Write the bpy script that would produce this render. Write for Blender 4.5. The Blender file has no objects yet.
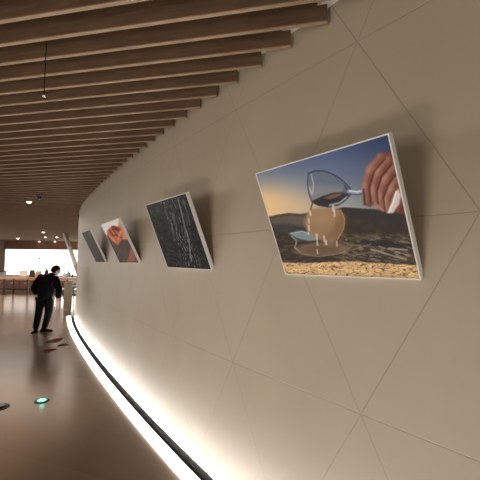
import bpy, bmesh, math, random
import numpy as np
from mathutils import Vector, Matrix
random.seed(7)
rng = np.random.default_rng(5)
scn = bpy.context.scene
COL = scn.collection
CAMZ = 1.8
F, PITCH, ROLL = 346.0, .058, .011

# ------------------------------------------------------------------ helpers
def tag(o, label=None, cat=None, group=None, kind=None):
    if label: o['label'] = label
    if cat: o['category'] = cat
    if group: o['group'] = group
    if kind: o['kind'] = kind
    return o

def empty(name, loc, label=None, cat=None, group=None, rz=0):
    o = bpy.data.objects.new(name, None)
    o.empty_display_size = .1
    o.location = loc; o.rotation_euler = (0, 0, rz)
    COL.objects.link(o)
    return tag(o, label, cat, group)

def build(name, bm, mat, parent=None, smooth=False, world=False):
    me = bpy.data.meshes.new(name)
    bmesh.ops.recalc_face_normals(bm, faces=bm.faces[:])
    bm.to_mesh(me); bm.free()
    if mat: me.materials.append(mat)
    if smooth:
        for p in me.polygons: p.use_smooth = True
    o = bpy.data.objects.new(name, me)
    COL.objects.link(o)
    if parent:
        o.parent = parent
        if world:
            loc, rot = parent.location, parent.rotation_euler
            o.matrix_parent_inverse = Matrix.LocRotScale(loc, rot, None).inverted()
    return o

def box(bm, lo, hi, M=None):
    x0, y0, z0 = lo; x1, y1, z1 = hi
    vs = [Vector(p) for p in [(x0,y0,z0),(x1,y0,z0),(x1,y1,z0),(x0,y1,z0),(x0,y0,z1),(x1,y0,z1),(x1,y1,z1),(x0,y1,z1)]]
    if M: vs = [M @ v for v in vs]
    v = [bm.verts.new(p) for p in vs]
    for f in [(0,3,2,1),(4,5,6,7),(0,1,5,4),(1,2,6,5),(2,3,7,6),(3,0,4,7)]:
        bm.faces.new([v[i] for i in f])
    return v

def bbox(lo, hi, bev=.0, M=None):
    bm = bmesh.new(); box(bm, lo, hi, M)
    if bev: bmesh.ops.bevel(bm, geom=bm.edges[:], offset=bev, segments=2, affect='EDGES')
    return bm

def lathe(bm, prof, c=(0,0,0), n=24, cap=True):
    rings = []
    for r, z in prof:
        rings.append([bm.verts.new((c[0]+r*math.cos(2*math.pi*k/n), c[1]+r*math.sin(2*math.pi*k/n), c[2]+z)) for k in range(n)])
    for a, b in zip(rings, rings[1:]):
        for k in range(n): bm.faces.new((a[k], a[(k+1)%n], b[(k+1)%n], b[k]))
    if cap:
        bm.faces.new(rings[0]); bm.faces.new(rings[-1])

def tube(bm, p, q, r, r2=None, n=14):
    p, q = Vector(p), Vector(q); r2 = r if r2 is None else r2
    d = (q-p).normalized(); a = d.orthogonal().normalized(); b = d.cross(a)
    A = [bm.verts.new(p+(a*math.cos(2*math.pi*k/n)+b*math.sin(2*math.pi*k/n))*r) for k in range(n)]
    B = [bm.verts.new(q+(a*math.cos(2*math.pi*k/n)+b*math.sin(2*math.pi*k/n))*r2) for k in range(n)]
    for k in range(n): bm.faces.new((A[k], A[(k+1)%n], B[(k+1)%n], B[k]))
    bm.faces.new(A); bm.faces.new(B)

def ray(x, y):
    u = (x-240)/F; v = (y-240)/F
    c, s = math.cos(ROLL), math.sin(ROLL)
    a = u*c+v*s; b = -u*s+v*c
    cp, sp = math.cos(PITCH), math.sin(PITCH)
    return Vector((a, cp+b*sp, sp-b*cp))
def at_depth(x, y, Y):
    d = ray(x, y); return Vector((0,0,CAMZ))+d*(Y/d.y)
def at_height(x, y, z):
    d = ray(x, y); return Vector((0,0,CAMZ))+d*((z-CAMZ)/d.z)

# ------------------------------------------------------------------ materials
def mat(name, col, rough=.6, metal=0, noise=0, nscale=8, bump=0, bscale=60, emit=None, estr=0, spec=None, stretch=None, coat=0):
    m = bpy.data.materials.new(name); m.use_nodes = True
    nt = m.node_tree; N = nt.nodes; L = nt.links
    b = N['Principled BSDF']
    b.inputs['Base Color'].default_value = (*col, 1)
    b.inputs['Roughness'].default_value = rough
    b.inputs['Metallic'].default_value = metal
    if spec is not None: b.inputs['Specular IOR Level'].default_value = spec
    if coat: b.inputs['Coat Weight'].default_value = coat
    if emit:
        b.inputs['Emission Color'].default_value = (*emit, 1)
        b.inputs['Emission Strength'].default_value = estr
    if noise or bump:
        tc = N.new('ShaderNodeTexCoord'); mp = N.new('ShaderNodeMapping')
        L.new(tc.outputs['Object'], mp.inputs['Vector'])
        if stretch: mp.inputs['Scale'].default_value = stretch
    if noise:
        n = N.new('ShaderNodeTexNoise'); n.inputs['Scale'].default_value = nscale; n.inputs['Detail'].default_value = 5
        L.new(mp.outputs['Vector'], n.inputs['Vector'])
        r = N.new('ShaderNodeValToRGB')
        r.color_ramp.elements[0].position = .3; r.color_ramp.elements[1].position = .7
        r.color_ramp.elements[0].color = (*[c*(1-noise) for c in col], 1)
        r.color_ramp.elements[1].color = (*[min(1, c*(1+noise)) for c in col], 1)
        L.new(n.outputs['Fac'], r.inputs['Fac']); L.new(r.outputs['Color'], b.inputs['Base Color'])
    if bump:
        n2 = N.new('ShaderNodeTexNoise'); n2.inputs['Scale'].default_value = bscale
        L.new(mp.outputs['Vector'], n2.inputs['Vector'])
        bp = N.new('ShaderNodeBump'); bp.inputs['Strength'].default_value = bump; bp.inputs['Distance'].default_value = .01
        L.new(n2.outputs['Fac'], bp.inputs['Height']); L.new(bp.outputs['Normal'], b.inputs['Normal'])
    return m

M_litedge = mat('lit slat edge', (.38, .265, .17), .75, noise=.08, spec=.15)  # paler tone paints light from the floor onto the slat undersides
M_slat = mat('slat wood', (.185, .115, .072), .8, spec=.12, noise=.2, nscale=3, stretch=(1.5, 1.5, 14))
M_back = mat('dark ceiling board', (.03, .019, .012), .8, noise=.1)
M_cream = mat('cream paint', (.56, .50, .41), .6, noise=.03)
M_white = mat('white frame', (.74, .72, .67), .4, noise=.02)
M_fardark = mat('bulkhead brown', (.30, .15, .10), .5, noise=.15)
M_pink = mat('pale beige paint', (.62, .5, .43), .6, noise=.04)
M_kerb = mat('dark metal channel', (.012, .010, .008), .7, noise=.1, spec=.1)
M_strip = mat('light diffuser', (.9, .9, .88), .4, emit=(.97, .97, 1), estr=13.0)
M_wash = mat('hidden light line', (.9, .9, .88), .4, emit=(.97, .97, 1), estr=75.0)
M_black = mat('black fabric', (.002, .002, .0024), .9, spec=.12, noise=.3, nscale=30, bump=.2)
M_trous = mat('black trousers', (.0025, .0025, .003), .9, spec=.12, noise=.3, nscale=30)
M_skin = mat('skin', (.5, .27, .19), .5, noise=.06)
M_hair = mat('black hair', (.003, .003, .003), .7, spec=.15, noise=.3, nscale=60)
M_mask = mat('pale blue mask', (.45, .6, .75), .7, noise=.05)
M_shoe = mat('black leather', (.003, .003, .003), .7, noise=.2, spec=.1)
M_wood = mat('table wood', (.5, .27, .14), .4, noise=.2, nscale=4, stretch=(1, 8, 8))
M_wood2 = mat('bench wood', (.2, .075, .035), .45, noise=.3, nscale=4, stretch=(1, 6, 6))
M_metal = mat('black metal', (.03, .025, .022), .4, metal=.5, noise=.1)
M_beige = mat('beige pedestal', (.50, .42, .33), .5, noise=.08)
M_grey = mat('grey plastic', (.22, .22, .23), .5, noise=.1)
M_bluegrey = mat('blue grey ceramic', (.3, .38, .5), .4, noise=.1)
M_bag = mat('dark leather', (.03, .018, .014), .5, noise=.2)
M_tan = mat('tan leather', (.55, .36, .27), .5, noise=.2)
M_screen = mat('pale screen', (.75, .76, .78), .3, noise=.02)
M_chrome = mat('satin metal', (.6, .58, .55), .25, metal=1, noise=.03)
M_lamp = mat('lamp glow', (1, .95, .85), .4, emit=(1, .86, .68), estr=9)
M_ring = mat('lamp ring', (.12, .1, .09), .4, metal=.5, noise=.05)
M_dome = mat('dark dome', (.01, .008, .008), .15, noise=.05)
M_green = mat('green glow', (.02, .5, .35), .3, emit=(.0, .6, .38), estr=.8)
M_greenw = mat('pale green glow', (.6, 1, .85), .3, emit=(.55, 1, .85), estr=2.2)
M_disc = mat('black disc', (.015, .014, .012), .5, noise=.2)
M_decal1 = mat('rust red decal', (.13, .028, .014), .9, spec=.05, noise=.25, nscale=10)
M_decal2 = mat('tan brown decal', (.17, .07, .035), .9, spec=.05, noise=.25, nscale=10)
M_sticker = mat('grey sticker', (.3, .38, .45), .5, noise=.05)

# ------------------------------------------------------------------ curved wall plan
MZ = [-4, 0, 2, 4, 6, 8, 10, 11.5, 14, 17, 19]
MS = [-.80, -.80, -.78, -.70, -.645, -.60, -.53, -.46, -.3, 0, .6]
zz = np.linspace(-2, 19, 2101)
mm = np.interp(zz, MZ, MS)
xx = np.concatenate([[0], np.cumsum((mm[1:]+mm[:-1])/2*.01)])
xx += -.5-np.interp(3.4, zz, xx)
SS = np.concatenate([[0], np.cumsum(np.hypot(.01, np.diff(xx)))])
def wx(z): return float(np.interp(z, zz, xx))
def wnorm(z):                      # points into the hall
    m = float(np.interp(z, MZ, MS)); l = math.hypot(1, m)
    return Vector((-1/l, m/l, 0))
TOP = 3.24                         # underside of the ceiling slats
BACK = 3.42
MWALLS = 0

def wall_material():
    m = bpy.data.materials.new('beige wall panels'); m.use_nodes = True
    nt = m.node_tree; N = nt.nodes; L = nt.links; b = N['Principled BSDF']
    uv = N.new('ShaderNodeUVMap'); uv.uv_map = 'wall'
    sep = N.new('ShaderNodeSeparateXYZ'); L.new(uv.outputs['UV'], sep.inputs[0])
    def math_(op, a, c=None):
        n = N.new('ShaderNodeMath'); n.operation = op
        for i, q in enumerate((a, c)):
            if q is None: continue
            if isinstance(q, (int, float)): n.inputs[i].default_value = q
            else: L.new(q, n.inputs[i])
        return n.outputs[0]
    S, Z = sep.outputs['X'], sep.outputs['Y']
    a, h = 1.14, 1.02
    z = math_('DIVIDE', math_('SUBTRACT', Z, 2.015), h)        # integer on the level seams
    s = math_('DIVIDE', math_('SUBTRACT', S, 4.385), a)
    def near(q, k):
        w = math_('PINGPONG', q, .5)                            # distance to the nearest integer
        return math_('MULTIPLY', w, k)
    d1 = near(z, h)
    zh = math_('MULTIPLY', z, .5)
    d2 = near(math_('ADD', s, zh), a*.873)
    d3 = near(math_('SUBTRACT', s, zh), a*.873)
    d = math_('MINIMUM', d1, math_('MINIMUM', d2, d3))
    mr = N.new('ShaderNodeMapRange'); mr.interpolation_type = 'SMOOTHSTEP'
    mr.inputs['From Min'].default_value = .0005; mr.inputs['From Max'].default_value = .004
    L.new(d, mr.inputs['Value'])
    n = N.new('ShaderNodeTexNoise'); n.inputs['Scale'].default_value = 1.2; n.inputs['Detail'].default_value = 6
    tc = N.new('ShaderNodeTexCoord'); L.new(tc.outputs['Object'], n.inputs['Vector'])
    cr = N.new('ShaderNodeValToRGB')
    cr.color_ramp.elements[0].position = .3; cr.color_ramp.elements[0].color = (.47, .405, .305, 1)
    cr.color_ramp.elements[1].position = .7; cr.color_ramp.elements[1].color = (.525, .455, .345, 1)
    L.new(n.outputs['Fac'], cr.inputs['Fac'])
    mx = N.new('ShaderNodeMixRGB'); L.new(mr.outputs[0], mx.inputs[0])
    mx.inputs[1].default_value = (.37, .325, .25, 1); L.new(cr.outputs[0], mx.inputs[2])
    L.new(mx.outputs[0], b.inputs['Base Color'])
    b.inputs['Roughness'].default_value = .5
    bp = N.new('ShaderNodeBump'); bp.inputs['Distance'].default_value = .004; bp.inputs['Strength'].default_value = .5
    L.new(mr.outputs[0], bp.inputs['Height'])
    n2 = N.new('ShaderNodeTexNoise'); n2.inputs['Scale'].default_value = 3; n2.inputs['Detail'].default_value = 2
    mp = N.new('ShaderNodeMapping'); mp.inputs['Scale'].default_value = (2.2, .25, 1)
    L.new(uv.outputs['UV'], mp.inputs['Vector']); L.new(mp.outputs[0], n2.inputs['Vector'])
    bp2 = N.new('ShaderNodeBump'); bp2.inputs['Distance'].default_value = .03; bp2.inputs['Strength'].default_value = .25
    L.new(n2.outputs['Fac'], bp2.inputs['Height']); L.new(bp.outputs[0], bp2.inputs['Normal'])
    L.new(bp2.outputs[0], b.inputs['Normal'])
    return m

def curved_wall():
    zs = np.arange(-2, 19.001, .15)
    hs = np.linspace(0, BACK, 8)
    bm = bmesh.new(); uvl = bm.loops.layers.uv.new('wall')
    F_, B_ = [], []
    uvd = {}
    for z in zs:
        n = wnorm(z); p = Vector((wx(z), z, 0)); s = float(np.interp(z, zz, SS))
        fr, bk = [], []
        for h in hs:
            v = bm.verts.new(p+Vector((0,0,h))); uvd[v] = (s, h); fr.append(v)
            v = bm.verts.new(p-n*.2+Vector((0,0,h))); uvd[v] = (s, h); bk.append(v)
        F_.append(fr); B_.append(bk)
    for G in (F_, B_):
        for a, b in zip(G, G[1:]):
            for k in range(len(hs)-1): bm.faces.new((a[k], b[k], b[k+1], a[k+1]))
    for i in (0, len(zs)-1):
        for k in range(len(hs)-1): bm.faces.new((F_[i][k], B_[i][k], B_[i][k+1], F_[i][k+1]))
    for i in range(len(zs)-1):
        bm.faces.new((F_[i][-1], F_[i+1][-1], B_[i+1][-1], B_[i][-1]))
        bm.faces.new((F_[i][0], F_[i+1][0], B_[i+1][0], B_[i][0]))
    for f in bm.faces:
        f.smooth = True
        for l in f.loops: l[uvl].uv = uvd[l.vert]
    o = build('wall_curved', bm, wall_material())
    m = o.modifiers.new('edges', 'EDGE_SPLIT'); m.split_angle = math.radians(40)
    tag(o, 'curved beige wall of triangular panels', None, kind='structure')
curved_wall()

def ribbon(name, d0, d1, z0, z1, m, za=-2, zb=19, parent=None, step=.12, foot=None):
    """a strip following the wall at distances d0..d1 in front of it"""
    bm = bmesh.new(); prev = None
    for z in np.arange(za, zb+.001, step):
        n = wnorm(z); p = Vector((wx(z), z, 0))
        r = [bm.verts.new(p+n*d+Vector((0,0,h))) for d, h in ((d0,z0),(d1,z0),(d1,z1),(d0,z1))]
        if prev:
            for k in range(4): bm.faces.new((prev[k], prev[(k+1)%4], r[(k+1)%4], r[k]))
        else: bm.faces.new(r)
        prev = r
    bm.faces.new(prev)
    return build(name, bm, m, parent)

# the light trough along the foot of the wall
tr = empty('light_trough', (wx(4), 4, 0), 'bright white light strip in a dark metal channel along the foot of the curved wall', 'light strip')
def rel(o, par):
    o.parent = par; o.matrix_parent_inverse = Matrix.Translation(par.location).inverted(); return o
rel(ribbon('channel', .018, .105, .0, .008, M_kerb, zb=10.9), tr)
rel(ribbon('wall_washer', .003, .018, .0, .014, M_wash, zb=10.9), tr)
rel(ribbon('channel_rim', .105, .13, .0, .03, M_kerb, zb=10.9), tr)
rel(ribbon('diffuser', .132, .225, .002, .020, M_strip, zb=10.9), tr)

# ------------------------------------------------------------------ room shell
XL, XR, YB, YF = -23.0, 6.0, -3.0, 30.0
def floor_material():
    m = bpy.data.materials.new('polished brown floor'); m.use_nodes = True
    nt = m.node_tree; N = nt.nodes; L = nt.links; b = N['Principled BSDF']
    tc = N.new('ShaderNodeTexCoord')
    mp = N.new('ShaderNodeMapping'); mp.inputs['Rotation'].default_value = (0, 0, .35); mp.inputs['Scale'].default_value = (1, 1, 1)
    L.new(tc.outputs['Object'], mp.inputs[0])
    br = N.new('ShaderNodeTexBrick'); br.inputs['Scale'].default_value = 1
    br.inputs['Brick Width'].default_value = 1.8; br.inputs['Row Height'].default_value = .6
    br.inputs['Mortar Size'].default_value = .003; br.inputs['Mortar Smooth'].default_value = .5
    br.inputs['Color1'].default_value = (.25, .175, .125, 1); br.inputs['Color2'].default_value = (.235, .162, .115, 1)
    br.inputs['Mortar'].default_value = (.19, .132, .094, 1)
    L.new(mp.outputs[0], br.inputs['Vector'])
    n = N.new('ShaderNodeTexNoise'); n.inputs['Scale'].default_value = 1.4; n.inputs['Detail'].default_value = 8
    L.new(tc.outputs['Object'], n.inputs['Vector'])
    mx = N.new('ShaderNodeMixRGB'); mx.blend_type = 'MULTIPLY'; mx.inputs[0].default_value = .5
    L.new(br.outputs['Color'], mx.inputs[1]); L.new(n.outputs['Color'], mx.inputs[2])
    cr = N.new('ShaderNodeValToRGB'); cr.color_ramp.elements[0].color = (.9,.9,.9,1); cr.color_ramp.elements[1].color = (1.1,1.08,1.05,1)
    L.new(n.outputs['Fac'], cr.inputs[0]); L.new(cr.outputs[0], mx.inputs[2]); mx.inputs[0].default_value = 1
    L.new(mx.outputs[0], b.inputs['Base Color'])
    rr = N.new('ShaderNodeMapRange'); rr.inputs['To Min'].default_value = .19; rr.inputs['To Max'].default_value = .24
    L.new(n.outputs['Fac'], rr.inputs['Value']); L.new(rr.outputs[0], b.inputs['Roughness'])
    b.inputs['Specular IOR Level'].default_value = .55
    return m
o = build('floor', bbox((XL, YB, -.1), (XR, YF, 0)), floor_material()); tag(o, 'polished brown floor', kind='structure')
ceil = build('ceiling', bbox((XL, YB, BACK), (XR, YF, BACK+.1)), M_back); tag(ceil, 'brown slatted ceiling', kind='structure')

# far wall with a long window
WX0, WX1, WZ0, WZ1 = at_depth(3.6, 260, YF).x, XR-1, .25, 2.52
bm = bmesh.new()
box(bm, (XL, YF, 0), (WX0, YF+.25, BACK)); box(bm, (WX1, YF, 0), (XR, YF+.25, BACK)); box(bm, (WX0, YF, 0), (WX1, YF+.25, WZ0))
tag(build('wall_back', bm, M_pink), 'pale beige far wall', kind='structure')
tag(build('trim_1', bbox((WX0, YF-.05, WZ1), (WX1, YF+.25, BACK)), M_fardark), 'red brown panel above the window', kind='structure')
def glass_mat():
    m = bpy.data.materials.new('clear glass'); m.use_nodes = True; N = m.node_tree.nodes; L = m.node_tree.links
    N.remove(N['Principled BSDF'])
    t = N.new('ShaderNodeBsdfTransparent'); g = N.new('ShaderNodeBsdfGlossy'); g.inputs['Roughness'].default_value = .03
    f = N.new('ShaderNodeFresnel'); f.inputs[0].default_value = 1.3
    mx = N.new('ShaderNodeMixShader'); L.new(f.outputs[0], mx.inputs[0]); L.new(t.outputs[0], mx.inputs[1]); L.new(g.outputs[0], mx.inputs[2])
    L.new(mx.outputs[0], N['Material Output'].inputs[0]); return m
M_glass = glass_mat()
win = build('window_1', bbox((WX0, YF+.1, WZ0), (WX1, YF+.12, WZ1)), M_glass); tag(win, 'long bright shop window in the far wall', kind='structure')
bm = bmesh.new()
box(bm, (WX0, YF+.06, WZ0), (WX0+.06, YF+.16, WZ1)); box(bm, (WX0, YF+.06, WZ0), (WX1, YF+.16, WZ0+.06))
build('window_frame', bm, M_white, win)
# left wall with an added unseen window for fill light, back and right walls
bm = bmesh.new()
box(bm, (XL-.2, YB, 0), (XL, 0, BACK)); box(bm, (XL-.2, 24, 0), (XL, YF, BACK)); box(bm, (XL-.2, 0, 2.8), (XL, 24, BACK)); box(bm, (XL-.2, 0, 0), (XL, 24, .2))
tag(build('wall_left', bm, M_pink), 'pale left wall', kind='structure')
tag(build('added_window', bbox((XL-.12, 0, .2), (XL-.1, 24, 2.8)), M_glass), 'long window added in the left wall for fill light', kind='structure')
tag(build('wall_front', bbox((XL, YB-.2, 0), (XR, YB, BACK)), M_cream), 'wall behind the viewer', kind='structure')
tag(build('wall_right', bbox((XR, YB, 0), (XR+.2, YF, BACK)), M_cream), 'right wall', kind='structure')

# ------------------------------------------------------------------ ceiling slats
g = math.atan2(.21, .978); dS = Vector((-math.cos(g), math.sin(g), 0)); nS = Vector((math.sin(g), math.cos(g), 0))
ts = [at_height(0, y, TOP).dot(nS) for y in (80, 93.2, 104.5, 114.5, 124, 132, 139.2)]
step = (ts[-1]-ts[0])/6; t0 = ts[0]
wallT = np.array([nS.x*x_+nS.y*z_ for x_, z_ in zip(xx, zz)])
def slat_box(bm, t):
    P0 = nS*t
    if t < wallT[-1] and t > wallT[0]:
        z = float(np.interp(t, wallT, zz)); W = Vector((wx(z), z, 0)); q = (W-P0).dot(dS)+.05
    else: q = -(XR-.1)/math.cos(g)
    # the far end runs to the left wall, clipped at the far and near walls
    e = (-(XL+.05)+P0.x)/math.cos(g)
    if t > 0:
        ey = (YF-.1-P0.y)/math.sin(g); e = min(e, ey)
    if P0.y < YB: q = max(q, (YB+.05-P0.y)/math.sin(g))
    if e-q < .3: return False
    M = Matrix(((dS.x, nS.x, 0, P0.x), (dS.y, nS.y, 0, P0.y), (0, 0, 1, 0), (0, 0, 0, 1)))
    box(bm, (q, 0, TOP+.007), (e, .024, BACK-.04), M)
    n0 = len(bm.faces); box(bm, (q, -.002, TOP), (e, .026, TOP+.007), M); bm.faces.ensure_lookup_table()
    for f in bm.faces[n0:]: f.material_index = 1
    return True
rest = bmesh.new(); cnt = 0
for k in range(-16, 140):
    t = t0+k*step
    if t < -1.8: continue
    if k >= -6 and k < 92:
        bm = bmesh.new()
        if slat_box(bm, t): build('slat', bm, M_slat, ceil).data.materials.append(M_litedge)
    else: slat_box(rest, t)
r = build('slat', rest, M_slat, ceil); r.data.materials.append(M_litedge); tag(r, kind='stuff')
# pale strip closing the gap above the slat ends
rb = ribbon('trim_2', .0, .07, BACK-.07, BACK-.0, M_white, zb=18.5); tag(rb, 'pale strip where wall meets ceiling', kind='structure')

# ------------------------------------------------------------------ pictures
PIC = [ # z_left, yaw, lean, w, h, zb, twist, photo corners (bl, br, tr, tl), size of grid
 (2.296, .680, .397, .862, .682, -.091, .012, [(284.5,275),(422.5,279.5),(388,133.8),(256,172.6)], (230, 180)),
 (3.751, .638, .392, .896, .700, -.088, -.003, [(167.6,267.5),(211.8,270.3),(185.9,192.5),(145.3,205.3)], (130, 160)),
 (5.266, .612, .469, .893, .633, -.066, .017, [(120,262.8),(139.1,263),(118,218.2),(100.9,225)], (90, 90)),
 (6.834, .577, .457, .879, .633, -.075, .006, [(96.2,262.2),(105.6,262.4),(89.6,229.6),(81.6,232.8)], (60, 60)),
]
def homography(c):
    src = [(0,0),(1,0),(1,1),(0,1)]; A = []; B = []
    for (u, v), (x, y) in zip(src, c):
        A.append([u, v, 1, 0, 0, 0, -u*x, -v*x]); B.append(x)
        A.append([0, 0, 0, u, v, 1, -u*y, -v*y]); B.append(y)
    return np.append(np.linalg.solve(np.array(A), np.array(B)), 1).reshape(3, 3)
def srgb(c): 
    c = np.clip(np.asarray(c, float)/255, 0, 1)
    return np.where(c <= .04045, c/12.92, ((c+.055)/1.055)**2.4)
def vnoise(x, y, seed=0):
    r = np.random.default_rng(seed).random((256, 256))
    xi, yi = np.floor(x).astype(int), np.floor(y).astype(int); fx, fy = x-xi, y-yi
    fx, fy = fx*fx*(3-2*fx), fy*fy*(3-2*fy)
    q = lambda i, j: r[(xi+i)%256, (yi+j)%256]
    return (q(0,0)*(1-fx)+q(1,0)*fx)*(1-fy)+(q(0,1)*(1-fx)+q(1,1)*fx)*fy
def fbm(x, y, seed=0, o=4):
    return sum(vnoise(x*2**i, y*2**i, seed+i)/2**i for i in range(o))/sum(1/2**i for i in range(o))
class Art:
    def __init__(s, X, Y): s.X, s.Y = X, Y; s.C = np.zeros(X.shape+(3,))
    def put(s, mask, col, a=1.0):
        m = np.clip(mask, 0, 1)[..., None]*a; s.C = s.C*(1-m)+np.asarray(col, float)*m
    def poly(s, pts, col, a=1, soft=.5):
        X, Y = s.X, s.Y; ins = np.zeros(X.shape, bool); d = np.full(X.shape, 1e9); n = len(pts)
        for i in range(n):
            x0, y0 = pts[i]; x1, y1 = pts[(i+1)%n]
            cond = ((y0 > Y) != (y1 > Y))
            with np.errstate(divide='ignore', invalid='ignore'):
                xi = (x1-x0)*(Y-y0)/((y1-y0) if y1 != y0 else 1e-9)+x0
            ins ^= cond & (X < xi)
            d = np.minimum(d, s.seg(x0, y0, x1, y1))
        sd = np.where(ins, d, -d); s.put(sd/soft/2+.5, col, a)
    def seg(s, x0, y0, x1, y1):
        dx, dy = x1-x0, y1-y0; t = np.clip(((s.X-x0)*dx+(s.Y-y0)*dy)/(dx*dx+dy*dy+1e-9), 0, 1)
        return np.hypot(s.X-x0-t*dx, s.Y-y0-t*dy)
    def line(s, pts, w, col, a=1, soft=.4):
        d = np.full(s.X.shape, 1e9)
        for p, q in zip(pts, pts[1:]): d = np.minimum(d, s.seg(*p, *q))
        s.put((w/2-d)/soft/2+.5, col, a)
    def ell(s, cx, cy, rx, ry, col, a=1, soft=.15, ang=0):
        c, n = math.cos(ang), math.sin(ang); x = s.X-cx; y = s.Y-cy
        r = np.hypot((x*c+y*n)/rx, (-x*n+y*c)/ry); s.put((1-r)/soft/2+.5, col, a)

def art_glass(X, Y):
    A = Art(X, Y)
    t = np.clip((Y-135)/75, 0, 1)[..., None]
    sky = np.array([54, 68, 112])*(1-t)+np.array([146, 152, 156])*t
    sky = sky*(1-.25*np.clip((X-330)/70, 0, 1)[..., None])
    A.C = sky
    gl = np.exp(-((X-262)/42)**2-((Y-207)/24)**2)
    A.put(gl, (245, 190, 118), .95)
    A.put(np.exp(-((X-285)/60)**2-((Y-208)/14)**2), (205, 165, 120), .6)
    # hills
    hor = np.interp(X, [255, 268, 288, 300, 320, 345, 375, 410], [218, 215.6, 212, 213, 210, 206, 208, 210])+.8*(fbm(X/6, Y*0, 3)-.5)
    n = fbm(X/12, Y/5, 11)
    land = np.array([54, 44, 38])[None, None]*(.8+.45*n[..., None])
    m = np.clip((Y-hor)/1.2+.5, 0, 1)[..., None]; A.C = A.C*(1-m)+land*m
    A.poly([(268,217),(290,213),(306,216),(306,226),(285,224),(272,226)], (104, 88, 78), .75, 2)
    A.poly([(268,224),(285,222),(305,230),(290,232),(276,232)], (62, 58, 60), .7, 2)
    A.poly([(345,209),(372,209),(410,211),(410,222),(380,217),(350,219)], (48, 45, 46), .8, 2)
    # village, streaks of roofs and roads
    st = fbm((X+2.2*Y)/9, (Y-.35*X)/1.5, 21)
    m = np.clip((Y-232)/6, 0, 1)*np.clip((266-Y)/4, 0, 1)*np.clip((X-325)/20, 0, 1)
    A.put(m*np.clip((st-.5)*6, 0, 1), (150, 128, 104), .6)
    st2 = fbm((X-1.5*Y)/7, (Y+.2*X)/1.6, 31)
    m = np.clip((Y-228)/6, 0, 1)*np.clip((266-Y)/4, 0, 1)
    A.put(m*np.clip((st2-.55)*6, 0, 1), (116, 88, 64), .45)
    A.poly([(352,243),(388,238),(405,246),(400,249),(372,246)], (38, 34, 34), .8, 1)
    A.line([(372,249),(408,260)], 1.6, (150, 132, 112), .8); A.line([(380,246),(412,256)], 1.0, (160, 140, 120), .7); A.line([(345,252),(372,244)], 1.1, (130, 110, 92), .7)
    A.line([(352,256),(384,250)], .9, (120, 100, 84), .7); A.line([(390,248),(409,250)], 1.4, (185, 165, 140), .7)
    A.poly([(288,233),(300,230),(314,234),(318,240),(308,241),(296,238)], (118, 134, 140), .9, 1)
    A.line([(290,233),(302,231),(314,235)], 1, (165, 178, 180), .8)
    A.line([(291,236),(296,241),(294,248),(300,252)], 1.6, (150, 140, 128), .7)
    # puddle seen through the drops
    A.ell(322, 249, 28, 7, (118, 88, 64), .85, .2, -.05)
    A.ell(320, 250, 18, 4, (96, 70, 52), .7, .3)
    A.line([(294,247),(300,254),(318,257),(340,254),(352,247)], 1, (150, 130, 105), .6)
    # tan sphere of refracted sand below the bowl
    A.poly([(306,214),(311,208),(322,207),(334,206),(341,209),(344.5,217),(343.5,227),(339,237),(333,243),(325,241),(314,238),(307,232),(304,223)], (146, 110, 76), .96, 1.6)
    A.poly([(326,243),(336,238),(343,226),(344,214),(338,214),(334,228),(322,238)], (112, 80, 54), .6, 3)
    A.ell(322, 216, 14, 7, (168, 128, 88), .5, .8); A.ell(340, 228, 5, 13, (120, 82, 52), .6, .6, .2)
    A.line([(341,209),(345,218),(344,228),(338,239)], .9, (196, 140, 88), .7)
    # bowl of the wine glass
    bowl = [(308.5,172),(315,169.5),(324,169.5),(333,172.5),(341,177.5),(347,183),(351,187),(351,193),(346,199),(339,204),(329,206),(319,204.5),(312,201),(309,193),(307.5,182)]
    A.poly(bowl, (92, 98, 112), .75, .7)
    A.poly([(309,183),(330,184),(346,186),(340,195),(312,199)], (140, 132, 122), .5, 3)
    A.poly([(311.5,200),(322,195),(333,191.5),(346,190.5),(349,194),(344,200),(337,204),(328,205.5),(318,204)], (46, 38, 40), .95, .8)
    A.poly([(324,196.5),(333,193),(343,192),(340,195),(330,198)], (128, 88, 74), .8, .8)
    A.line([(330,204),(340,201.5),(347,196)], 2, (150, 158, 172), .8)
    A.line(bowl[:8], 1.1, (34, 36, 48), .9)
    A.line([(308.5,172),(307.5,182),(309,193),(312,201)], 1.1, (60, 62, 74), .9)
    A.line([(312,201),(319,204.5),(329,206),(339,204),(346,199),(351,193)], 1, (40, 36, 42), .9)
    A.line([(311.5,173),(313.5,182),(313,192)], 1.0, (188, 192, 196), .7); A.line([(309.5,186),(312,193)], 1.2, (200, 200, 200), .7)
    A.ell(347, 189, 4, 4, (88, 92, 108), .9, .3); A.line([(345,184),(349,190),(347,194)], 1.3, (52, 50, 62), .9)
    # stem
    A.line([(349,190),(356,191.5),(367,189.5)], 3.6, (132, 142, 158), .95); A.line([(350,189.5),(358,190.5),(366,188.6)], 1.2, (216, 222, 228), .9)
    A.line([(350,192.5),(358,193.6),(367,191.6)], .9, (48, 50, 62), .9)
    # drops
    A.line([(313,200),(311,207),(310,211)], 1.4, (72, 60, 56), .9)
    for x, y, l, w in [(310,210,4,2.2),(308.5,218,4,1.6),(308.5,225,5,1.8),(333.5,205,4,2.6),(334.5,210,5,1.8),(316.5,234,5,2),(317,241,4,1.6),(324,236,5,1.8),(326,241,3,2.4),(308,232,2,1.4),(337,241,5,1.3),(317,250,4,1.2)]:
        A.line([(x, y), (x+.3, y+l)], w, (206, 196, 178), .7)
    # hand holding the foot of the glass
    hand = [(364,182),(367,172),(372,163),(377,155),(383,151.5),(389,151),(395,152),(404,185),(409,213),(400,212),(395,211),(388,212),(383,209),(379,205),(375,203),(371,206),(366.5,204),(365,198),(363,190)]
    A.poly(hand, (108, 60, 46), 1, .8)
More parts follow.
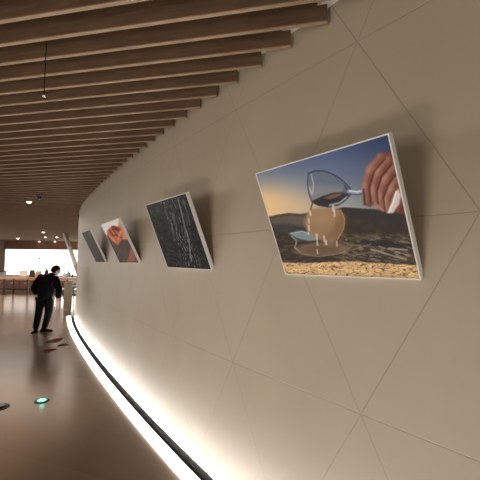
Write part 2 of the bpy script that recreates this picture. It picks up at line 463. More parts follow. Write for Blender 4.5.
    fing = [[(381,155),(370,168),(365.5,184),(367,201)], [(389,158),(378,170),(373.5,186),(375,200)], [(394,166),(385,178),(380.5,192),(382,206)], [(397,178),(391,188),(387,198),(388,208)]]
    for pts in fing:
        A.line(pts, 6.0, (132, 78, 60), .8, 2.4)
        A.line([(x-1, y-1) for x, y in pts], 2.4, (168, 108, 84), .8, 2.2)
        A.ell(pts[1][0], pts[1][1], 3, 4, (186, 130, 104), .55, .9, .5)
        A.ell(pts[2][0]-.6, pts[2][1]+3, 2, 4, (196, 140, 116), .5, .9, .1)
    for p, q in zip(fing, fing[1:]):
        A.line([((x0+x1)/2+.6, (y0+y1)/2+1) for (x0, y0), (x1, y1) in zip(p, q)], 1.1, (44, 20, 18), .85, .9)
    A.line([(364.3,188),(365.5,203)], 1.6, (46, 26, 26), .9, 1); A.line([(376,202),(384,209.5)], 2, (190, 120, 98), .8, .8)
    A.poly([(388,212),(392,202),(395,193),(399,187),(402,194),(400,203),(394,212)], (206, 182, 176), .95, 1)
    A.line([(397,190),(394,201),(390,211)], 1.2, (242, 228, 224), .9); A.poly([(399,212),(404,200),(409,213)], (96, 44, 36), .9, 1)
    # sand in front
    e = np.interp(X, [275, 300, 350, 425], [263, 264, 262, 266])+1.5*(fbm(X/3, Y*0, 5)-.5)
    sand = np.array([190, 148, 96])[None, None]*(.78+.5*fbm(X/4, Y/1.6, 8)[..., None])
    m = np.clip((Y-e)/1.2+.5, 0, 1)[..., None]; A.C = A.C*(1-m)+sand*m
    sp = fbm(X/2.2, Y/1.0, 41, 2); A.put(np.clip((sp-.63)*9, 0, 1)*np.clip((Y-e)/2, 0, 1), (70, 48, 34), .85)
    return A.C
def art_rock(X, Y):
    A = Art(X, Y); A.C = np.array([26, 24, 24])[None, None]*(.3+1.3*fbm(X/3, Y/4, 2)[..., None])
    u = X-.36*(Y-200)                                          # undo the lean of the panel
    w = u+2.5*fbm(X/9, Y/9, 4)+1.2*np.sin(Y/6)
    s = np.abs(np.sin(w*1.35+3*fbm(X/6, Y/14, 6)))
    band = np.exp(-((u-163-.03*(Y-200))/5)**2)+.9*np.exp(-((u-176+.05*(Y-200))/6)**2)
    A.put(np.clip((s-.72)*3.5, 0, 1)*np.clip(band, 0, 1)*np.clip(4*fbm(X/1.6, Y/2.2, 9)-1.7, 0, 1), (190, 184, 180), .8)
    s2 = np.abs(np.sin(w*2.3+5*fbm(X/8, Y/10, 16)))
    A.put(np.clip((s2-.86)*6, 0, 1)*np.clip(fbm(X/1.8, Y/2.6, 19)*4-1.8, 0, 1), (150, 145, 140), .8)
    for k in range(4):
        A.line([(165+k, 250+4*k), (172, 251+4*k), (178, 254+3.6*k), (184, 262+3*k)], .7, (96, 90, 88), .6)
    A.line([(178,199),(182,214),(185,228),(189,240),(190,252),(192,262)], 1.0, (176, 172, 168), .75)
    A.line([(183,199),(188,214),(190,225)], .8, (140, 136, 132), .7); A.line([(164,203),(166,214),(172,226),(174,240)], 1.0, (130, 126, 122), .6)
    A.line([(172,213),(176,224),(177,236)], 1.4, (120, 116, 112), .6)
    A.line([(150,206),(158,222),(163,240)], .7, (70, 66, 64), .7)
    return A.C
def art_orange(X, Y):
    A = Art(X, Y); A.C = np.array([74, 58, 52])[None, None]*(.8+.4*fbm(X/4, Y/4, 3)[..., None])
    A.poly([(98,220),(120,214),(124,230),(112,226),(107,236),(104,234)], (226, 212, 200), 1, .8)
    A.poly([(119,216),(124,224),(130,240),(122,240),(118,228)], (196, 126, 88), 1, 1)
    A.poly([(107,231),(111,226),(121,226),(124,236),(118,246),(112,241),(107,235)], (184, 88, 48), 1, .8)
    A.poly([(111,227),(114,225.5),(120,229),(119,232),(114,230)], (86, 18, 14), .95, .6)
    A.line([(109,230),(113,236),(117,235)], 1.2, (60, 22, 16), .85); A.line([(112,229),(118,237),(122,238)], 1, (60, 22, 16), .8)
    A.line([(109,236),(115,242)], 1.2, (226, 128, 82), .9); A.line([(118,240),(121,232)], 1.2, (230, 130, 90), .8)
    A.poly([(127,262),(130,255),(131,249),(134,253),(136,261),(132,262)], (150, 78, 52), .9, 1)
    return A.C
def art_grey(X, Y):
    A = Art(X, Y); n = fbm(X/3, Y/8, 3)
    A.C = np.array([92, 82, 76])[None, None]*(.6+.5*n[..., None]); A.line([(84,234),(97,256)], 2.5, (62, 56, 54), .7, 2)
    return A.C
ARTS = [art_glass, art_rock, art_orange, art_grey]
LBL = ['largest framed photo of a hand tipping a wine glass over a desert', 'black framed photo of streaked dark rock on curved wall',
       'small framed photo with orange red rock against white sky', 'plain dark grey framed photo, farthest along the curved wall']
def art_material(i):
    m = bpy.data.materials.new('print %s' % ['desert glass', 'dark rock', 'orange rock', 'grey'][i]); m.use_nodes = True
    N = m.node_tree.nodes; L = m.node_tree.links; b = N['Principled BSDF']
    a = N.new('ShaderNodeVertexColor'); a.layer_name = 'print'; L.new(a.outputs[0], b.inputs['Base Color'])
    b.inputs['Roughness'].default_value = .55; b.inputs['Specular IOR Level'].default_value = .15
    return m
GAIN = [1.5, 1.0, 1.6, 1.2]
for i, (zl, yaw, lean, w, h, zb, tw, corners, (nu, nv)) in enumerate(PIC):
    H = Vector((math.sin(yaw), -math.cos(yaw), 0)); Nn = Vector((-math.cos(yaw), -math.sin(yaw), 0))
    U = Vector((0,0,1))*math.cos(lean)+Nn*math.sin(lean)
    H, U = H*math.cos(tw)+U*math.sin(tw), U*math.cos(tw)-H*math.sin(tw)
    Q = H.cross(U).normalized()
    if Q.dot(Nn) < 0: Q = -Q
    B = Vector((wx(zl), zl, CAMZ+zb))+Nn*.03
    root = empty('framed_picture', B, LBL[i], 'picture', 'tilted pictures along the curved wall')
    M = Matrix(((H.x, U.x, Q.x), (H.y, U.y, Q.y), (H.z, U.z, Q.z))).to_4x4()   # local x along, y up, z out of the face
    t = .032 if i != 3 else .03
    e = .006
    # frame: four bevelled rails round the print, a back board behind
    bm = bmesh.new()
    box(bm, (0,0,-t), (w,e,.002), M); box(bm, (0,h-e,-t), (w,h,.002), M); box(bm, (0,e,-t), (e,h-e,.002), M); box(bm, (w-e,e,-t), (w,h-e,.002), M)
    build('frame', bm, M_white, root)
    bm = bmesh.new(); box(bm, (e,e,-t+.002), (w-e,h-e,-.004), M); build('back_board', bm, M_white, root)
    # print, coloured point by point
    gu, gv = np.meshgrid(np.linspace(0, 1, nu), np.linspace(0, 1, nv), indexing='ij')
    Hm = homography(corners); ww = Hm[2,0]*gu+Hm[2,1]*gv+1
    X = (Hm[0,0]*gu+Hm[0,1]*gv+Hm[0,2])/ww; Y = (Hm[1,0]*gu+Hm[1,1]*gv+Hm[1,2])/ww
    C = srgb(ARTS[i](X, Y))*GAIN[i]; C = C*.88+.12*C.mean(-1, keepdims=True); C = C*np.array([.90, 1, 1.07])
    co = np.stack([e+gu*(w-2*e), e+gv*(h-2*e), gu*0-.001], -1).reshape(-1, 3)
    R = np.array(M.to_3x3()); co = co@R.T
    idx = np.arange(nu*nv).reshape(nu, nv)
    fc = np.stack([idx[:-1,:-1], idx[1:,:-1], idx[1:,1:], idx[:-1,1:]], -1).reshape(-1, 4)
    me = bpy.data.meshes.new('print'); me.from_pydata(co.tolist(), [], fc.tolist()); me.materials.append(art_material(i))
    ca = me.color_attributes.new('print', 'FLOAT_COLOR', 'POINT')
    ca.data.foreach_set('color', np.concatenate([np.clip(C.reshape(-1, 3), 0, .95), np.ones((nu*nv, 1))], 1).astype(np.float32).ravel())
    o = bpy.data.objects.new('print', me); COL.objects.link(o); o.parent = root
    # two short brackets from the back of the frame to the wall
    for u in (.2*w, .7*w):
        p = M @ Vector((u, h*.2, -t)); P = B+p
        z = P.y
        for _ in range(6):           # walk along the normal to the wall
            n = wnorm(z); q = P-n*((P-Vector((wx(z), z, P.z))).dot(n)); z = q.y
        bm = bmesh.new(); tube(bm, p, q-B, .007); build('wall_bracket', bm, M_chrome, root)

# ------------------------------------------------------------------ ceiling fittings
def downlight(px, py, r, label, pwr):
    p = at_height(px, py, TOP)
    root = empty('ceiling_light', p, label, 'ceiling light', 'small spotlights in the slatted ceiling')
    bm = bmesh.new(); lathe(bm, [(r*1.25, .16), (r*1.25, -.012), (r, -.014), (r*.95, .0)], n=24); build('housing', bm, M_ring, root, True)
    bm = bmesh.new(); lathe(bm, [(r*.92, -.016), (r*.9, -.03), (r*.5, -.04)], n=24); build('lamp', bm, M_lamp, root, True)
    if pwr:
        l = bpy.data.lights.new('spot', 'SPOT'); l.energy = pwr; l.spot_size = 1.5; l.spot_blend = .8; l.color = (1, .8, .6); l.shadow_soft_size = r
        o = bpy.data.objects.new('spot', l); o.location = (0, 0, -.07); o.parent = root; COL.objects.link(o)
for a in [(29, 201.3, .055, 'brightest oval spotlight, just left below the dark dome in slatted ceiling', 60),
          (43.3, 232, .07, 'spotlight above the tight pair of lights left of the slanting column', 60),
          (45.3, 237, .08, 'lower right spotlight of the close pair over the bent person', 60),
          (57, 237, .08, 'spotlight nearest the top of the slanting white column', 60),
          (17.8, 238.3, .09, 'bright spotlight above the left part of the window', 60),
          (10.7, 241, .09, 'leftmost spotlight near the window head', 60),
          (39, 241.2, .08, 'faint spotlight close to window head, above the person', 0),
          (55, 241.4, .08, 'faint spotlight close to window head, beside the slanting column', 0)]:
    downlight(*a)
p = at_height(39, 195.5, TOP)
root = empty('dome_camera', p, 'dark round dome camera on the slatted ceiling', 'camera')
bm = bmesh.new(); lathe(bm, [(.075, .15), (.075, -.02), (.07, -.03)]); build('mount', bm, M_ring, root, True)
bm = bmesh.new(); lathe(bm, [(.062, -.03), (.058, -.055), (.04, -.08), (.015, -.09)]); build('dome', bm, M_dome, root, True)
# thin hanging cable with a fitting
p = at_depth(44, 95, 2.3)
root = empty('hanging_cable', (p.x, p.y, p.z), 'thin dark cable with small metal tip hanging from the slats', 'cable')
bm = bmesh.new(); tube(bm, (0,0,.02), (0,0,BACK-p.z), .0035); build('cord', bm, M_metal, root)
bm = bmesh.new(); lathe(bm, [(.012, -.012), (.011, .0), (.004, .03)], n=16); build('tip', bm, M_chrome, root, True)

# slanting white column beyond the wall
top = at_height(64.6, 233.2, TOP); D = top.y
bot = at_depth(96, 325, D); k = top.z/(top.z-bot.z); bot = top+(bot-top)*k; bot.y = D; bot.z = 0
root = empty('slanting_column', bot, 'slanting white round column showing past the end of the curved wall', 'column')
bm = bmesh.new(); d = top-bot; tube(bm, d*.02, d, .13, .12, 28); build('shaft', bm, M_white, root, True)
bm = bmesh.new(); lathe(bm, [(.24, 0), (.24, .04), (.18, .06)]); build('base_plate', bm, M_chrome, root, True)

# ------------------------------------------------------------------ floor marks
def disc(px, py, r, name, label, cat, glow):
    p = at_height(px, py, 0); root = empty(name, (p.x, p.y, 0), label, cat)
    bm = bmesh.new(); lathe(bm, [(r, 0.0005), (r, .006), (r*.93, .009)]); build('rim', bm, M_disc, root, True)
    if glow:
        bm = bmesh.new(); lathe(bm, [(r*.7, .006), (r*.66, .012)]); build('lens', bm, M_green, root, True)
        for sx in (-1, 1):     # two pale arrow heads
            bm = bmesh.new(); c = sx*r*.26
            v = [bm.verts.new((c+a*r*.24, b*r*.34, .0128)) for a, b in ((-1, -1), (.2, -1), (1, 0), (.2, 1), (-1, 1), (-.2, 0))]
            f = bm.faces.new(v); bmesh.ops.solidify(bm, geom=[f], thickness=.001); build('arrow', bm, M_greenw, root)
        l = bpy.data.lights.new('glow', 'POINT'); l.energy = .12; l.color = (.1, 1, .6); l.shadow_soft_size = .03
        o = bpy.data.objects.new('glow', l); o.location = (0, 0, .06); o.parent = root; COL.objects.link(o)
    else:
        bm = bmesh.new(); lathe(bm, [(r*.7, .006), (r*.66, .012)]); build('lens', bm, M_dome, root, True)
disc(42, 401, .085, 'floor_light', 'round floor light glowing green on the brown floor', 'floor light', True)
disc(-1, 407.5, .11, 'floor_light', 'round dark unlit floor disc at the left edge of the floor', 'floor light', False)
def decal(x0, x1, py, label, m, wy):
    a, b = at_height(x0, py, 0), at_height(x1, py, 0); c = (a+b)/2; r = (b-a).length/2
    bm = bmesh.new(); n = 28; seed = random.random()*9
    ring = []
    for k in range(n):
        t = 2*math.pi*k/n; q = 1+.13*math.sin(3*t+seed)+.06*math.sin(7*t+seed*2)
        ring.append((r*q*math.cos(t), wy*q*math.sin(t)))
    lo = [bm.verts.new((x, y, .0006)) for x, y in ring]; hi = [bm.verts.new((x, y, .0024)) for x, y in ring]
    for k in range(n): bm.faces.new((lo[k], lo[(k+1)%n], hi[(k+1)%n], hi[k]))
    bm.faces.new(hi); bm.faces.new(lo)
    o = build('floor_decal', bm, m); o.location = (c.x, c.y, 0); tag(o, label, 'decal', 'flat marks on the floor by the person')
decal(49, 61, 340.5, 'tan brown flat mark on the floor, nearest the person\'s feet', M_decal2, .24)
decal(58, 68, 345, 'rust red flat mark on the floor, closest to the light strip', M_decal1, .12)
decal(44, 55, 350.5, 'rust red flat mark on the floor, farthest from the person', M_decal1, .15)

# ------------------------------------------------------------------ furniture at the far end
TB = 16.8
def table(x0, x1, Y, dp, h, legs, label, tt=.1):
    root = empty('display_table', ((x0+x1)/2, Y, 0), label, 'table'); cx = (x0+x1)/2
    build('tabletop', bbox((x0-cx, 0, h-tt), (x1-cx, dp, h), .01), M_wood, root)
    for lx in legs:
        for dy in (.06, dp-.12):
            bm = bbox((lx-cx-.035, dy, 0.015), (lx-cx+.035, dy+.06, h-tt), .004); box(bm, (lx-cx-.09, dy-.05, 0), (lx-cx+.09, dy+.11, .02)); build('leg', bm, M_metal, root)
    return root
X0 = at_depth(-14, 280, TB).x; X1 = at_depth(77, 280, TB).x
hT = at_depth(26, 277.2, TB).z
table(X0, at_depth(55.5, 280, TB).x, TB, .9, hT, [at_depth(q, 290, TB).x for q in (2.5, 26.5, 50.5)], 'long light wood display table on dark legs, left of and behind the person')
table(at_depth(56.5, 280, TB).x, X1+.3, TB, .9, hT-.02, [at_depth(q, 290, TB).x for q in (59, 76)], 'light wood display table between the person and the wall end')
# low bench cabinet behind
a, b = at_depth(-20, 285, 19.6).x, at_depth(72, 285, 19.6).x
root = empty('low_cabinet', ((a+b)/2, 19.6, 0), 'long low red brown wooden cabinet behind the display tables', 'cabinet')
build('carcass', bbox((a-(a+b)/2, .03, .06), (b-(a+b)/2, .5, .54), .01), M_wood2, root)
build('plinth', bbox((a-(a+b)/2+.05, .08, 0), (b-(a+b)/2-.05, .45, .06)), M_metal, root)
nd = 7; wd = (b-a)/nd
for k in range(nd):
    x = a-(a+b)/2+k*wd; dr = build('door', bbox((x+.02, .005, .09), (x+wd-.02, .03, .51), .004), M_wood2, root)
    build('handle', bbox((x+wd/2-.1, -.015, .36), (x+wd/2+.1, .005, .385), .003), M_chrome, dr)
# pedestal and tiered stand
p = at_height(66.3, 310.5, 0)
root = empty('pedestal', (p.x, p.y, 0), 'square beige pedestal standing in front of the far display table', 'pedestal')
hp = at_depth(67, 282, p.y).z
build('body', bbox((-.11, 0, .05), (.11, .15, hp-.03), .006), M_beige, root); build('base', bbox((-.1, .015, 0), (.1, .135, .05)), M_white, root)
build('top_slab', bbox((-.12, -.01, hp-.03), (.12, .16, hp), .005), M_beige, root)
p = at_height(73.6, 304.5, 0)
root = empty('tiered_stand', (p.x, p.y, 0), 'dark metal tiered stand partly hidden by the end of the curved wall', 'stand')
hp = at_depth(74, 284, p.y).z
for zq in (.36, .5, .62, hp-.03): build('shelf', bbox((-.22, 0, zq), (.22, .4, zq+.03), .004), M_metal, root)
for sx in (-.2, .2):
    for sy in (.02, .38): bm = bmesh.new(); tube(bm, (sx, sy, 0), (sx, sy, hp-.03), .014); build('leg', bm, M_metal, root)
p = at_height(58.5, 303, 0)
root = empty('low_stool', (at_depth(58.8, 293, 15.5).x, 15.5, 0), 'low dark stool with a pale seat, just right of the person', 'stool')
build('seat', bbox((-.2, -.15, .40), (.2, .2, .46), .02), M_screen, root); build('seat_frame', bbox((-.19, -.14, .34), (.19, .19, .40), .005), M_metal, root)
for sx in (-.16, .16):
    for sy in (-.11, .16): bm = bmesh.new(); tube(bm, (sx, sy, 0), (sx*.9, sy*.9, .35), .016); build('leg', bm, M_metal, root)

# things on the tables
def on(px, dy=.3): return Vector((at_depth(px, 275, TB+dy).x, TB+dy, hT))
p = on(23.4)
root = empty('sign_holder', p, 'thin grey upright sign holder standing on the long display table', 'sign holder')
bm = bmesh.new(); 
for lo, hi in [((-.2,0,.0),(-.18,.02,.3)), ((.18,0,.0),(.2,.02,.3)), ((-.2,0,.28),(.2,.02,.3)), ((-.2,0,0),(.2,.02,.02))]: box(bm, lo, hi)
build('border', bm, M_grey, root); build('panel', bbox((-.18,.008,.02),(.18,.012,.28)), M_screen, root)
build('foot', bbox((-.12,-.06,-.0),(.12,.1,.012), .003), M_grey, root)
p = on(1)
root = empty('storage_box', p, 'grey box with lid at the left end of the long table', 'box')
build('body', bbox((-.17,-.1,0),(.17,.15,.24), .01), M_grey, root); build('lid', bbox((-.18,-.11,.24),(.18,.16,.29), .01), M_metal, root)
def bag(px, w, h, d, m, label, dy=.3):
    p = on(px, dy); root = empty('handbag', p, label, 'bag', None)
    bm = bmesh.new(); v = []
    prof = [(1, 0), (1.04, .15), (1.0, .5), (.85, .85), (.7, 1.0)]
    n = 20; rings = []
    for s, z in prof:
        rings.append([bm.verts.new((math.copysign(abs(math.cos(t))**.6, math.cos(t))*w/2*s, math.copysign(abs(math.sin(t))**.6, math.sin(t))*d/2*s*(1-.35*z), z*h)) for t in [2*math.pi*k/n for k in range(n)]])
    for a_, b_ in zip(rings, rings[1:]):
        for k in range(n): bm.faces.new((a_[k], a_[(k+1)%n], b_[(k+1)%n], b_[k]))
    bm.faces.new(rings[0]); bm.faces.new(rings[-1]); build('body', bm, m, root, True)
    bm = bmesh.new(); pts = [(math.cos(t)*w*.26, 0, h*.98+math.sin(t)*h*.38) for t in np.linspace(0, math.pi, 12)]
    for a_, b_ in zip(pts, pts[1:]): tube(bm, a_, b_, .012, n=8)
    build('handle', bm, m, root, True)
bag(32.2, .26, .34, .2, M_bag, 'dark brown bag beside the thin upright sign holder on table')
bag(38.6, .30, .30, .2, M_tan, 'tan bag half behind the person\'s shoulder on table', .25)
def bottle(px, h, r, m, label):
    p = on(px); root = empty('bottle', p, label, 'bottle', 'vessels on the far table')
    bm = bmesh.new(); lathe(bm, [(r*.9, 0), (r, .02), (r, h*.55), (r*.75, h*.68), (r*.35, h*.76), (r*.32, h*.92)], n=20); build('body', bm, m, root, True)
    bm = bmesh.new(); lathe(bm, [(r*.4, h*.92), (r*.4, h)], n=16); build('cap', bm, M_grey, root, True)
bottle(46.5, .48, .09, M_bag, 'dark bottle right behind the person\'s neck')
bottle(68.5, .32, .11, M_bluegrey, 'wide blue grey bottle, nearest the slanting column')
bottle(64.2, .30, .08, M_screen, 'pale bottle right of the person\'s head')
bottle(72.5, .2, .05, M_bag, 'small dark bottle beside the slanting column')
for x, y, r, lb in ((39.4, 258.7, .09, 'small round grey mark on the window above the person'), (68, 267.8, .09, 'small round grey mark on the window above the bottles')):
    p = at_depth(x, y, YF+.09); bm = bmesh.new(); lathe(bm, [(r, 0), (r, .006)], n=20)
    o = build('window_sticker', bm, M_sticker); o.location = p; o.rotation_euler = (math.pi/2, 0, 0); tag(o, lb, 'sticker')

# ------------------------------------------------------------------ person
def skin_chain(name, pts, edges, radii, m, parent, root_i=0, sub=2):
    me = bpy.data.meshes.new(name); me.from_pydata(pts, edges, [])
    me.materials.append(m); o = bpy.data.objects.new(name, me); COL.objects.link(o); o.parent = parent
    md = o.modifiers.new('skin', 'SKIN'); md.use_smooth_shade = True
    for i, r in enumerate(radii):
        sv = me.skin_vertices[0].data[i]; sv.radius = r if isinstance(r, tuple) else (r, r); sv.use_root = (i == root_i)
    s = o.modifiers.new('sub', 'SUBSURF'); s.levels = sub; s.render_levels = sub
    return o
pf = at_depth(42, 331, 1.8*F/(331-257.7)); PY = pf.y
person = empty('person', (pf.x, PY, 0), 'person in black jacket and trousers leaning right, seen from behind on the floor', 'person')
# joints: x right, y away, z up
J = dict(pel=(.03,0,.86), spine=(.07,.03,1.06), chest=(.13,.07,1.24), neck=(.19,.12,1.39), head0=(.235,.15,1.45),
         shL=(-.045,.04,1.315), elL=(-.215,.00,1.06), haL=(-.16,.10,.88), shR=(.30,.09,1.27), elR=(.355,.10,1.00), haR=(.275,.16,.765),
         hipL=(-.065,.0,.82), knL=(-.125,.04,.45), anL=(-.165,.0,.085), hipR=(.12,.0,.82), knR=(.125,.07,.45), anR=(.02,.10,.09))
def lean(p): return (p[0]-.08*min(1, max(0, (p[2]-.8)/.6)),)+tuple(p[1:])
J = {k: lean(v) for k, v in J.items()}
J['anR'] = (-.01,.10,.09)
def P(*k): return [J[q] for q in k]
# bare body: one continuous surface
names = ['pel','spine','chest','neck','head0','shL','elL','haL','shR','elR','haR','hipL','knL','anL','hipR','knR','anR']
ix = {n: i for i, n in enumerate(names)}
ed = [('pel','spine'),('spine','chest'),('chest','neck'),('neck','head0'),('chest','shL'),('shL','elL'),('elL','haL'),('chest','shR'),('shR','elR'),('elR','haR'),
      ('pel','hipL'),('hipL','knL'),('knL','anL'),('pel','hipR'),('hipR','knR'),('knR','anR')]
rad = [(.12,.09),(.115,.085),(.12,.085),.05,.05,.045,.036,.026,.045,.036,.026,.075,.05,.035,.075,.05,.035]
body = skin_chain('body', P(*names), [(ix[a], ix[b]) for a, b in ed], rad, M_skin, person)
# jacket
jp = [(.03,.01,.765),(.04,.01,.93),(.05,.03,1.08),(.075,.06,1.24),(.11,.10,1.355)]+P('shL','elL')+[(-.19,.085,.905)]+P('shR','elR')+[(.275,.15,.80)]
je = [(0,1),(1,2),(2,3),(3,4),(3,5),(5,6),(6,7),(3,8),(8,9),(9,10)]
jr = [(.20,.17),(.215,.18),(.215,.18),(.195,.16),(.085,.08),.105,.092,.07,.10,.082,.062]
jacket = skin_chain('jacket', jp, je, jr, M_black, person); 
# trousers
tp = [(.03,0,.84),(-.055,0,.78),(-.12,.035,.46),(-.165,.0,.05),(.135,.0,.78),(.105,.065,.46),(-.008,.098,.055)]
trousers = skin_chain('trousers', tp, [(0,1),(1,2),(2,3),(0,4),(4,5),(5,6)], [(.12,.10),.115,.088,.07,.118,.09,.068], M_trous, person)
# collar
bm = bmesh.new(); lathe(bm, [(.075,-.03),(.078,.0),(.07,.035),(.062,.04)], n=20, cap=False); c = build('collar', bm, M_black, jacket, True); c.location = (.117,.12,1.385); c.rotation_euler = (-.15,.35,0)
# shoes
def shoe(loc, rz):
    bm = bmesh.new(); rings = []
    for y, w, z in [(-.075,.026,.05),(-.06,.036,.085),(-.01,.038,.09),(.05,.040,.07),(.11,.046,.052),(.16,.042,.04),(.19,.022,.028)]:
        rings.append([bm.verts.new((w*math.cos(t), y, max(0, z/2+math.sin(t)*z/2))) for t in [2*math.pi*k/14 for k in range(14)]])
    for a, b in zip(rings, rings[1:]):
        for k in range(14): bm.faces.new((a[k], a[(k+1)%14], b[(k+1)%14], b[k]))
    bm.faces.new(rings[0]); bm.faces.new(rings[-1])
    o = build('shoe', bm, M_shoe, person, True); o.location = loc; o.rotation_euler = (0,0,rz)
    bm = bmesh.new(); box(bm, (-.043,-.085,0), (.043,.02,.016)); box(bm, (-.047,.02,0), (.047,.185,.012)); s = build('sole', bm, M_shoe, o)
shoe((-.165,.02,.002), 3.35); shoe((-.005,.09,.002), -1.25)
# hands: palm, four fingers, thumb
def hand(wrist, d, palm_n, thumb_side, curl):
    W = Vector(wrist); d = Vector(d).normalized(); n = Vector(palm_n); n = (n-d*n.dot(d)).normalized(); s = d.cross(n)*thumb_side
    pts = [W, W+d*.045, W+d*.085]; edges = [(0,1),(1,2)]; rr = [(.026,.018),(.036,.017),(.038,.015)]
    for k, L in zip((1.5,.5,-.5,-1.5), (.07,.08,.075,.058)):
        b0 = len(pts); base = W+d*.09+s*k*.0185; a = base
        pts.append(a); rr.append(.0095); edges.append((2, b0)); ang = 0
        for j, f in enumerate((.45,.32,.23)):
            ang += curl*(1+.15*j); a = a+(d*math.cos(ang)+n*math.sin(ang))*L*f; pts.append(a); rr.append(.0088-.001*j); edges.append((b0+j, b0+j+1))
    b0 = len(pts); a = W+d*.03+s*.03; pts.append(a); rr.append(.012); edges.append((1, b0))
    for j in range(2):
        a = a+(d*.75+s*(.5-.25*j)+n*.3).normalized()*.034; pts.append(a); rr.append(.0105-.001*j); edges.append((b0+j, b0+j+1))
    o = skin_chain('hand', [tuple(p) for p in pts], edges, rr, M_skin, body, 0, 1)
    return o
hand(J['haR'], (-.15,.15,-.95), (-.9,.3,0), 1, .35)
hand(J['haL'], (.45,.55,-.6), (.6,.2,.3), -1, .25)
# head: sculpted sphere facing +y, then turned
bm = bmesh.new(); bmesh.ops.create_icosphere(bm, subdivisions=4, radius=1)
for v in bm.verts:
    x, y, z = v.co
    sx, sy, sz = .076, .095, .118
    if z < 0: sx *= 1-.28*(-z)**1.3; sy *= 1-.12*(-z)
    v.co = Vector((x*sx, y*sy, z*sz))
    X_, Y_, Z_ = v.co
    if y > 0:
        v.co.y += .024*math.exp(-(X_/.011)**2-((Z_+.014)/.018)**2)           # nose
        v.co.y -= .012*(math.exp(-((X_-.03)/.014)**2-((Z_-.012)/.011)**2)+math.exp(-((X_+.03)/.014)**2-((Z_-.012)/.011)**2))  # eye sockets
        v.co.y += .007*math.exp(-(X_/.022)**2-((Z_+.052)/.007)**2)-.006*math.exp(-(X_/.022)**2-((Z_+.059)/.003)**2)  # lips
        v.co.y += .008*math.exp(-(X_/.02)**2-((Z_+.095)/.014)**2)
head = build('head', bm, M_skin, body, True)
HC = (.195, .15, 1.49)
head.location = HC; head.rotation_euler = (-.32, .22, -.95)
for sx in (-1, 1):
    bm = bmesh.new(); bmesh.ops.create_uvsphere(bm, u_segments=14, v_segments=10, radius=.03)
    for v in bm.verts: v.co = Vector((v.co.x*.3+sx*.078, v.co.y*.6-.008, v.co.z*1.05-.005))
    build('ear', bm, M_skin, head, True)
    bm = bmesh.new(); bmesh.ops.create_uvsphere(bm, u_segments=12, v_segments=8, radius=.0115)
    for v in bm.verts: v.co += Vector((sx*.03, .073, .012))
    build('eye', bm, M_dome, head, True)
bm = bmesh.new(); bmesh.ops.create_icosphere(bm, subdivisions=4, radius=1)
for v in list(bm.verts):
    x, y, z = v.co
    v.co = Vector((x*.094, y*.112-.008, z*.134+.004))
    v.co *= 1+.02*math.sin(40*x)*math.sin(31*z)
dele = [v for v in bm.verts if (v.co.y > .03 and v.co.z < .055) or v.co.z < -.055 or (v.co.y > -.005 and v.co.z < .01)]
bmesh.ops.delete(bm, geom=dele, context='VERTS')
build('hair', bm, M_hair, head, True)
bm = bmesh.new(); bmesh.ops.create_icosphere(bm, subdivisions=4, radius=1)
for v in bm.verts:
    x, y, z = v.co; v.co = Vector((x*.074, y*.106+.004, z*.062-.052))
    v.co.y += .014*math.exp(-(v.co.x/.02)**2-((v.co.z+.015)/.02)**2)*(y > 0)
bmesh.ops.delete(bm, geom=[v for v in bm.verts if v.co.y < .03], context='VERTS')
mask = build('face_mask', bm, M_mask, head, True)
for sx in (-1, 1):
    bm = bmesh.new(); tube(bm, (sx*.066, .035, -.035), (sx*.084, -.01, .0), .002, n=8); tube(bm, (sx*.062, .035, -.075), (sx*.084, -.01, -.02), .002, n=8); build('ear_loop', bm, M_mask, mask)

# ------------------------------------------------------------------ camera
cam = bpy.data.cameras.new('camera'); cam.sensor_width = 36; cam.lens = F/480*36; cam.clip_end = 200
co = bpy.data.objects.new('camera', cam); COL.objects.link(co); scn.camera = co
u0 = Vector((0, -math.sin(PITCH), math.cos(PITCH))); r0 = Vector((1, 0, 0)); fw = Vector((0, math.cos(PITCH), math.sin(PITCH)))
c, s = math.cos(ROLL), math.sin(ROLL)
rt = r0*c+u0*s; up = u0*c-r0*s
co.matrix_world = Matrix(((rt.x, up.x, -fw.x, 0), (rt.y, up.y, -fw.y, 0), (rt.z, up.z, -fw.z, CAMZ), (0, 0, 0, 1)))

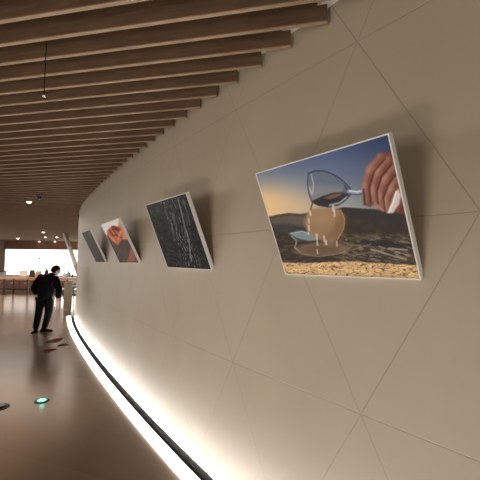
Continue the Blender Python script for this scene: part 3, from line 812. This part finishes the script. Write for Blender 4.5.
# ------------------------------------------------------------------ light
w = bpy.data.worlds.new('world'); scn.world = w; w.use_nodes = True
w.node_tree.nodes['Background'].inputs[0].default_value = (1, .97, .93, 1); w.node_tree.nodes['Background'].inputs[1].default_value = 3.2
def area(loc, rot, sx, sy, e, col):
    l = bpy.data.lights.new('area', 'AREA'); l.shape = 'RECTANGLE'; l.size = sx; l.size_y = sy; l.energy = e; l.color = col
    o = bpy.data.objects.new('area_lamp', l); o.location = loc; o.rotation_euler = rot; COL.objects.link(o); return o
# fill lamp at the added left window, then daylight at the far window
area((XL+.1, 12, 1.4), (0, -math.pi/2, 0), 2.2, 20, 380, (1, .93, .84))
area(((WX0+WX1)/2, YF-.15, 1.5), (-math.pi/2, 0, 0), 16, 2, 900, (1, .95, .9))
# added unseen fill left of and behind the viewer; lamps over the floor
def aim(loc, tgt): return (Vector(tgt)-Vector(loc)).to_track_quat('-Z', 'Y').to_euler()
area((-6.5, -1.8, .6), aim((-6.5, -1.8, .6), (-.2, 3, 2)), 2.4, 1.0, 60, (1, .9, .78))
area((-2.2, .2, .12), aim((-2.2, .2, .12), (-.2, 3.2, 2.2)), 1.6, .5, 44, (1, .9, .78))
area((.2, -2.2, 1.3), aim((.2, -2.2, 1.3), (-2, 6, 1.6)), 1.2, 1.2, 14, (1, .9, .8))
for sx, sy, e in ((-3.4, 3.7, 260), (-6.2, 9.2, 160), (-9, 12.5, 260), (-11, 16, 300), (-14, 20, 300)):
    l = bpy.data.lights.new('floor_spot', 'SPOT'); l.energy = e; l.spot_size = 1.25; l.spot_blend = .9; l.color = (1, .8, .6); l.shadow_soft_size = .15
    o = bpy.data.objects.new('floor_spot', l); o.location = (sx, sy, 3.2); COL.objects.link(o)
l = bpy.data.lights.new('column_fill', 'SPOT'); l.energy = 300; l.spot_size = .22; l.color = (1, .92, .85); l.shadow_soft_size = .1  # unseen spot added to brighten the column
o = bpy.data.objects.new('column_fill', l); o.location = (-8.5, 15, 1.0); o.rotation_euler = aim((-8.5, 15, 1.0), (top+(bot-top)*.4)); COL.objects.link(o)
area((-7, 2.5, 3.1), (0, 0, 0), 5, 5, 60, (1, .84, .68))
area((-9, 14, 3.1), (0, 0, 0), 8, 6, 260, (1, .86, .74))

scn.view_settings.view_transform = 'Standard'
scn.view_settings.look = 'None'
scn.view_settings.exposure = 0
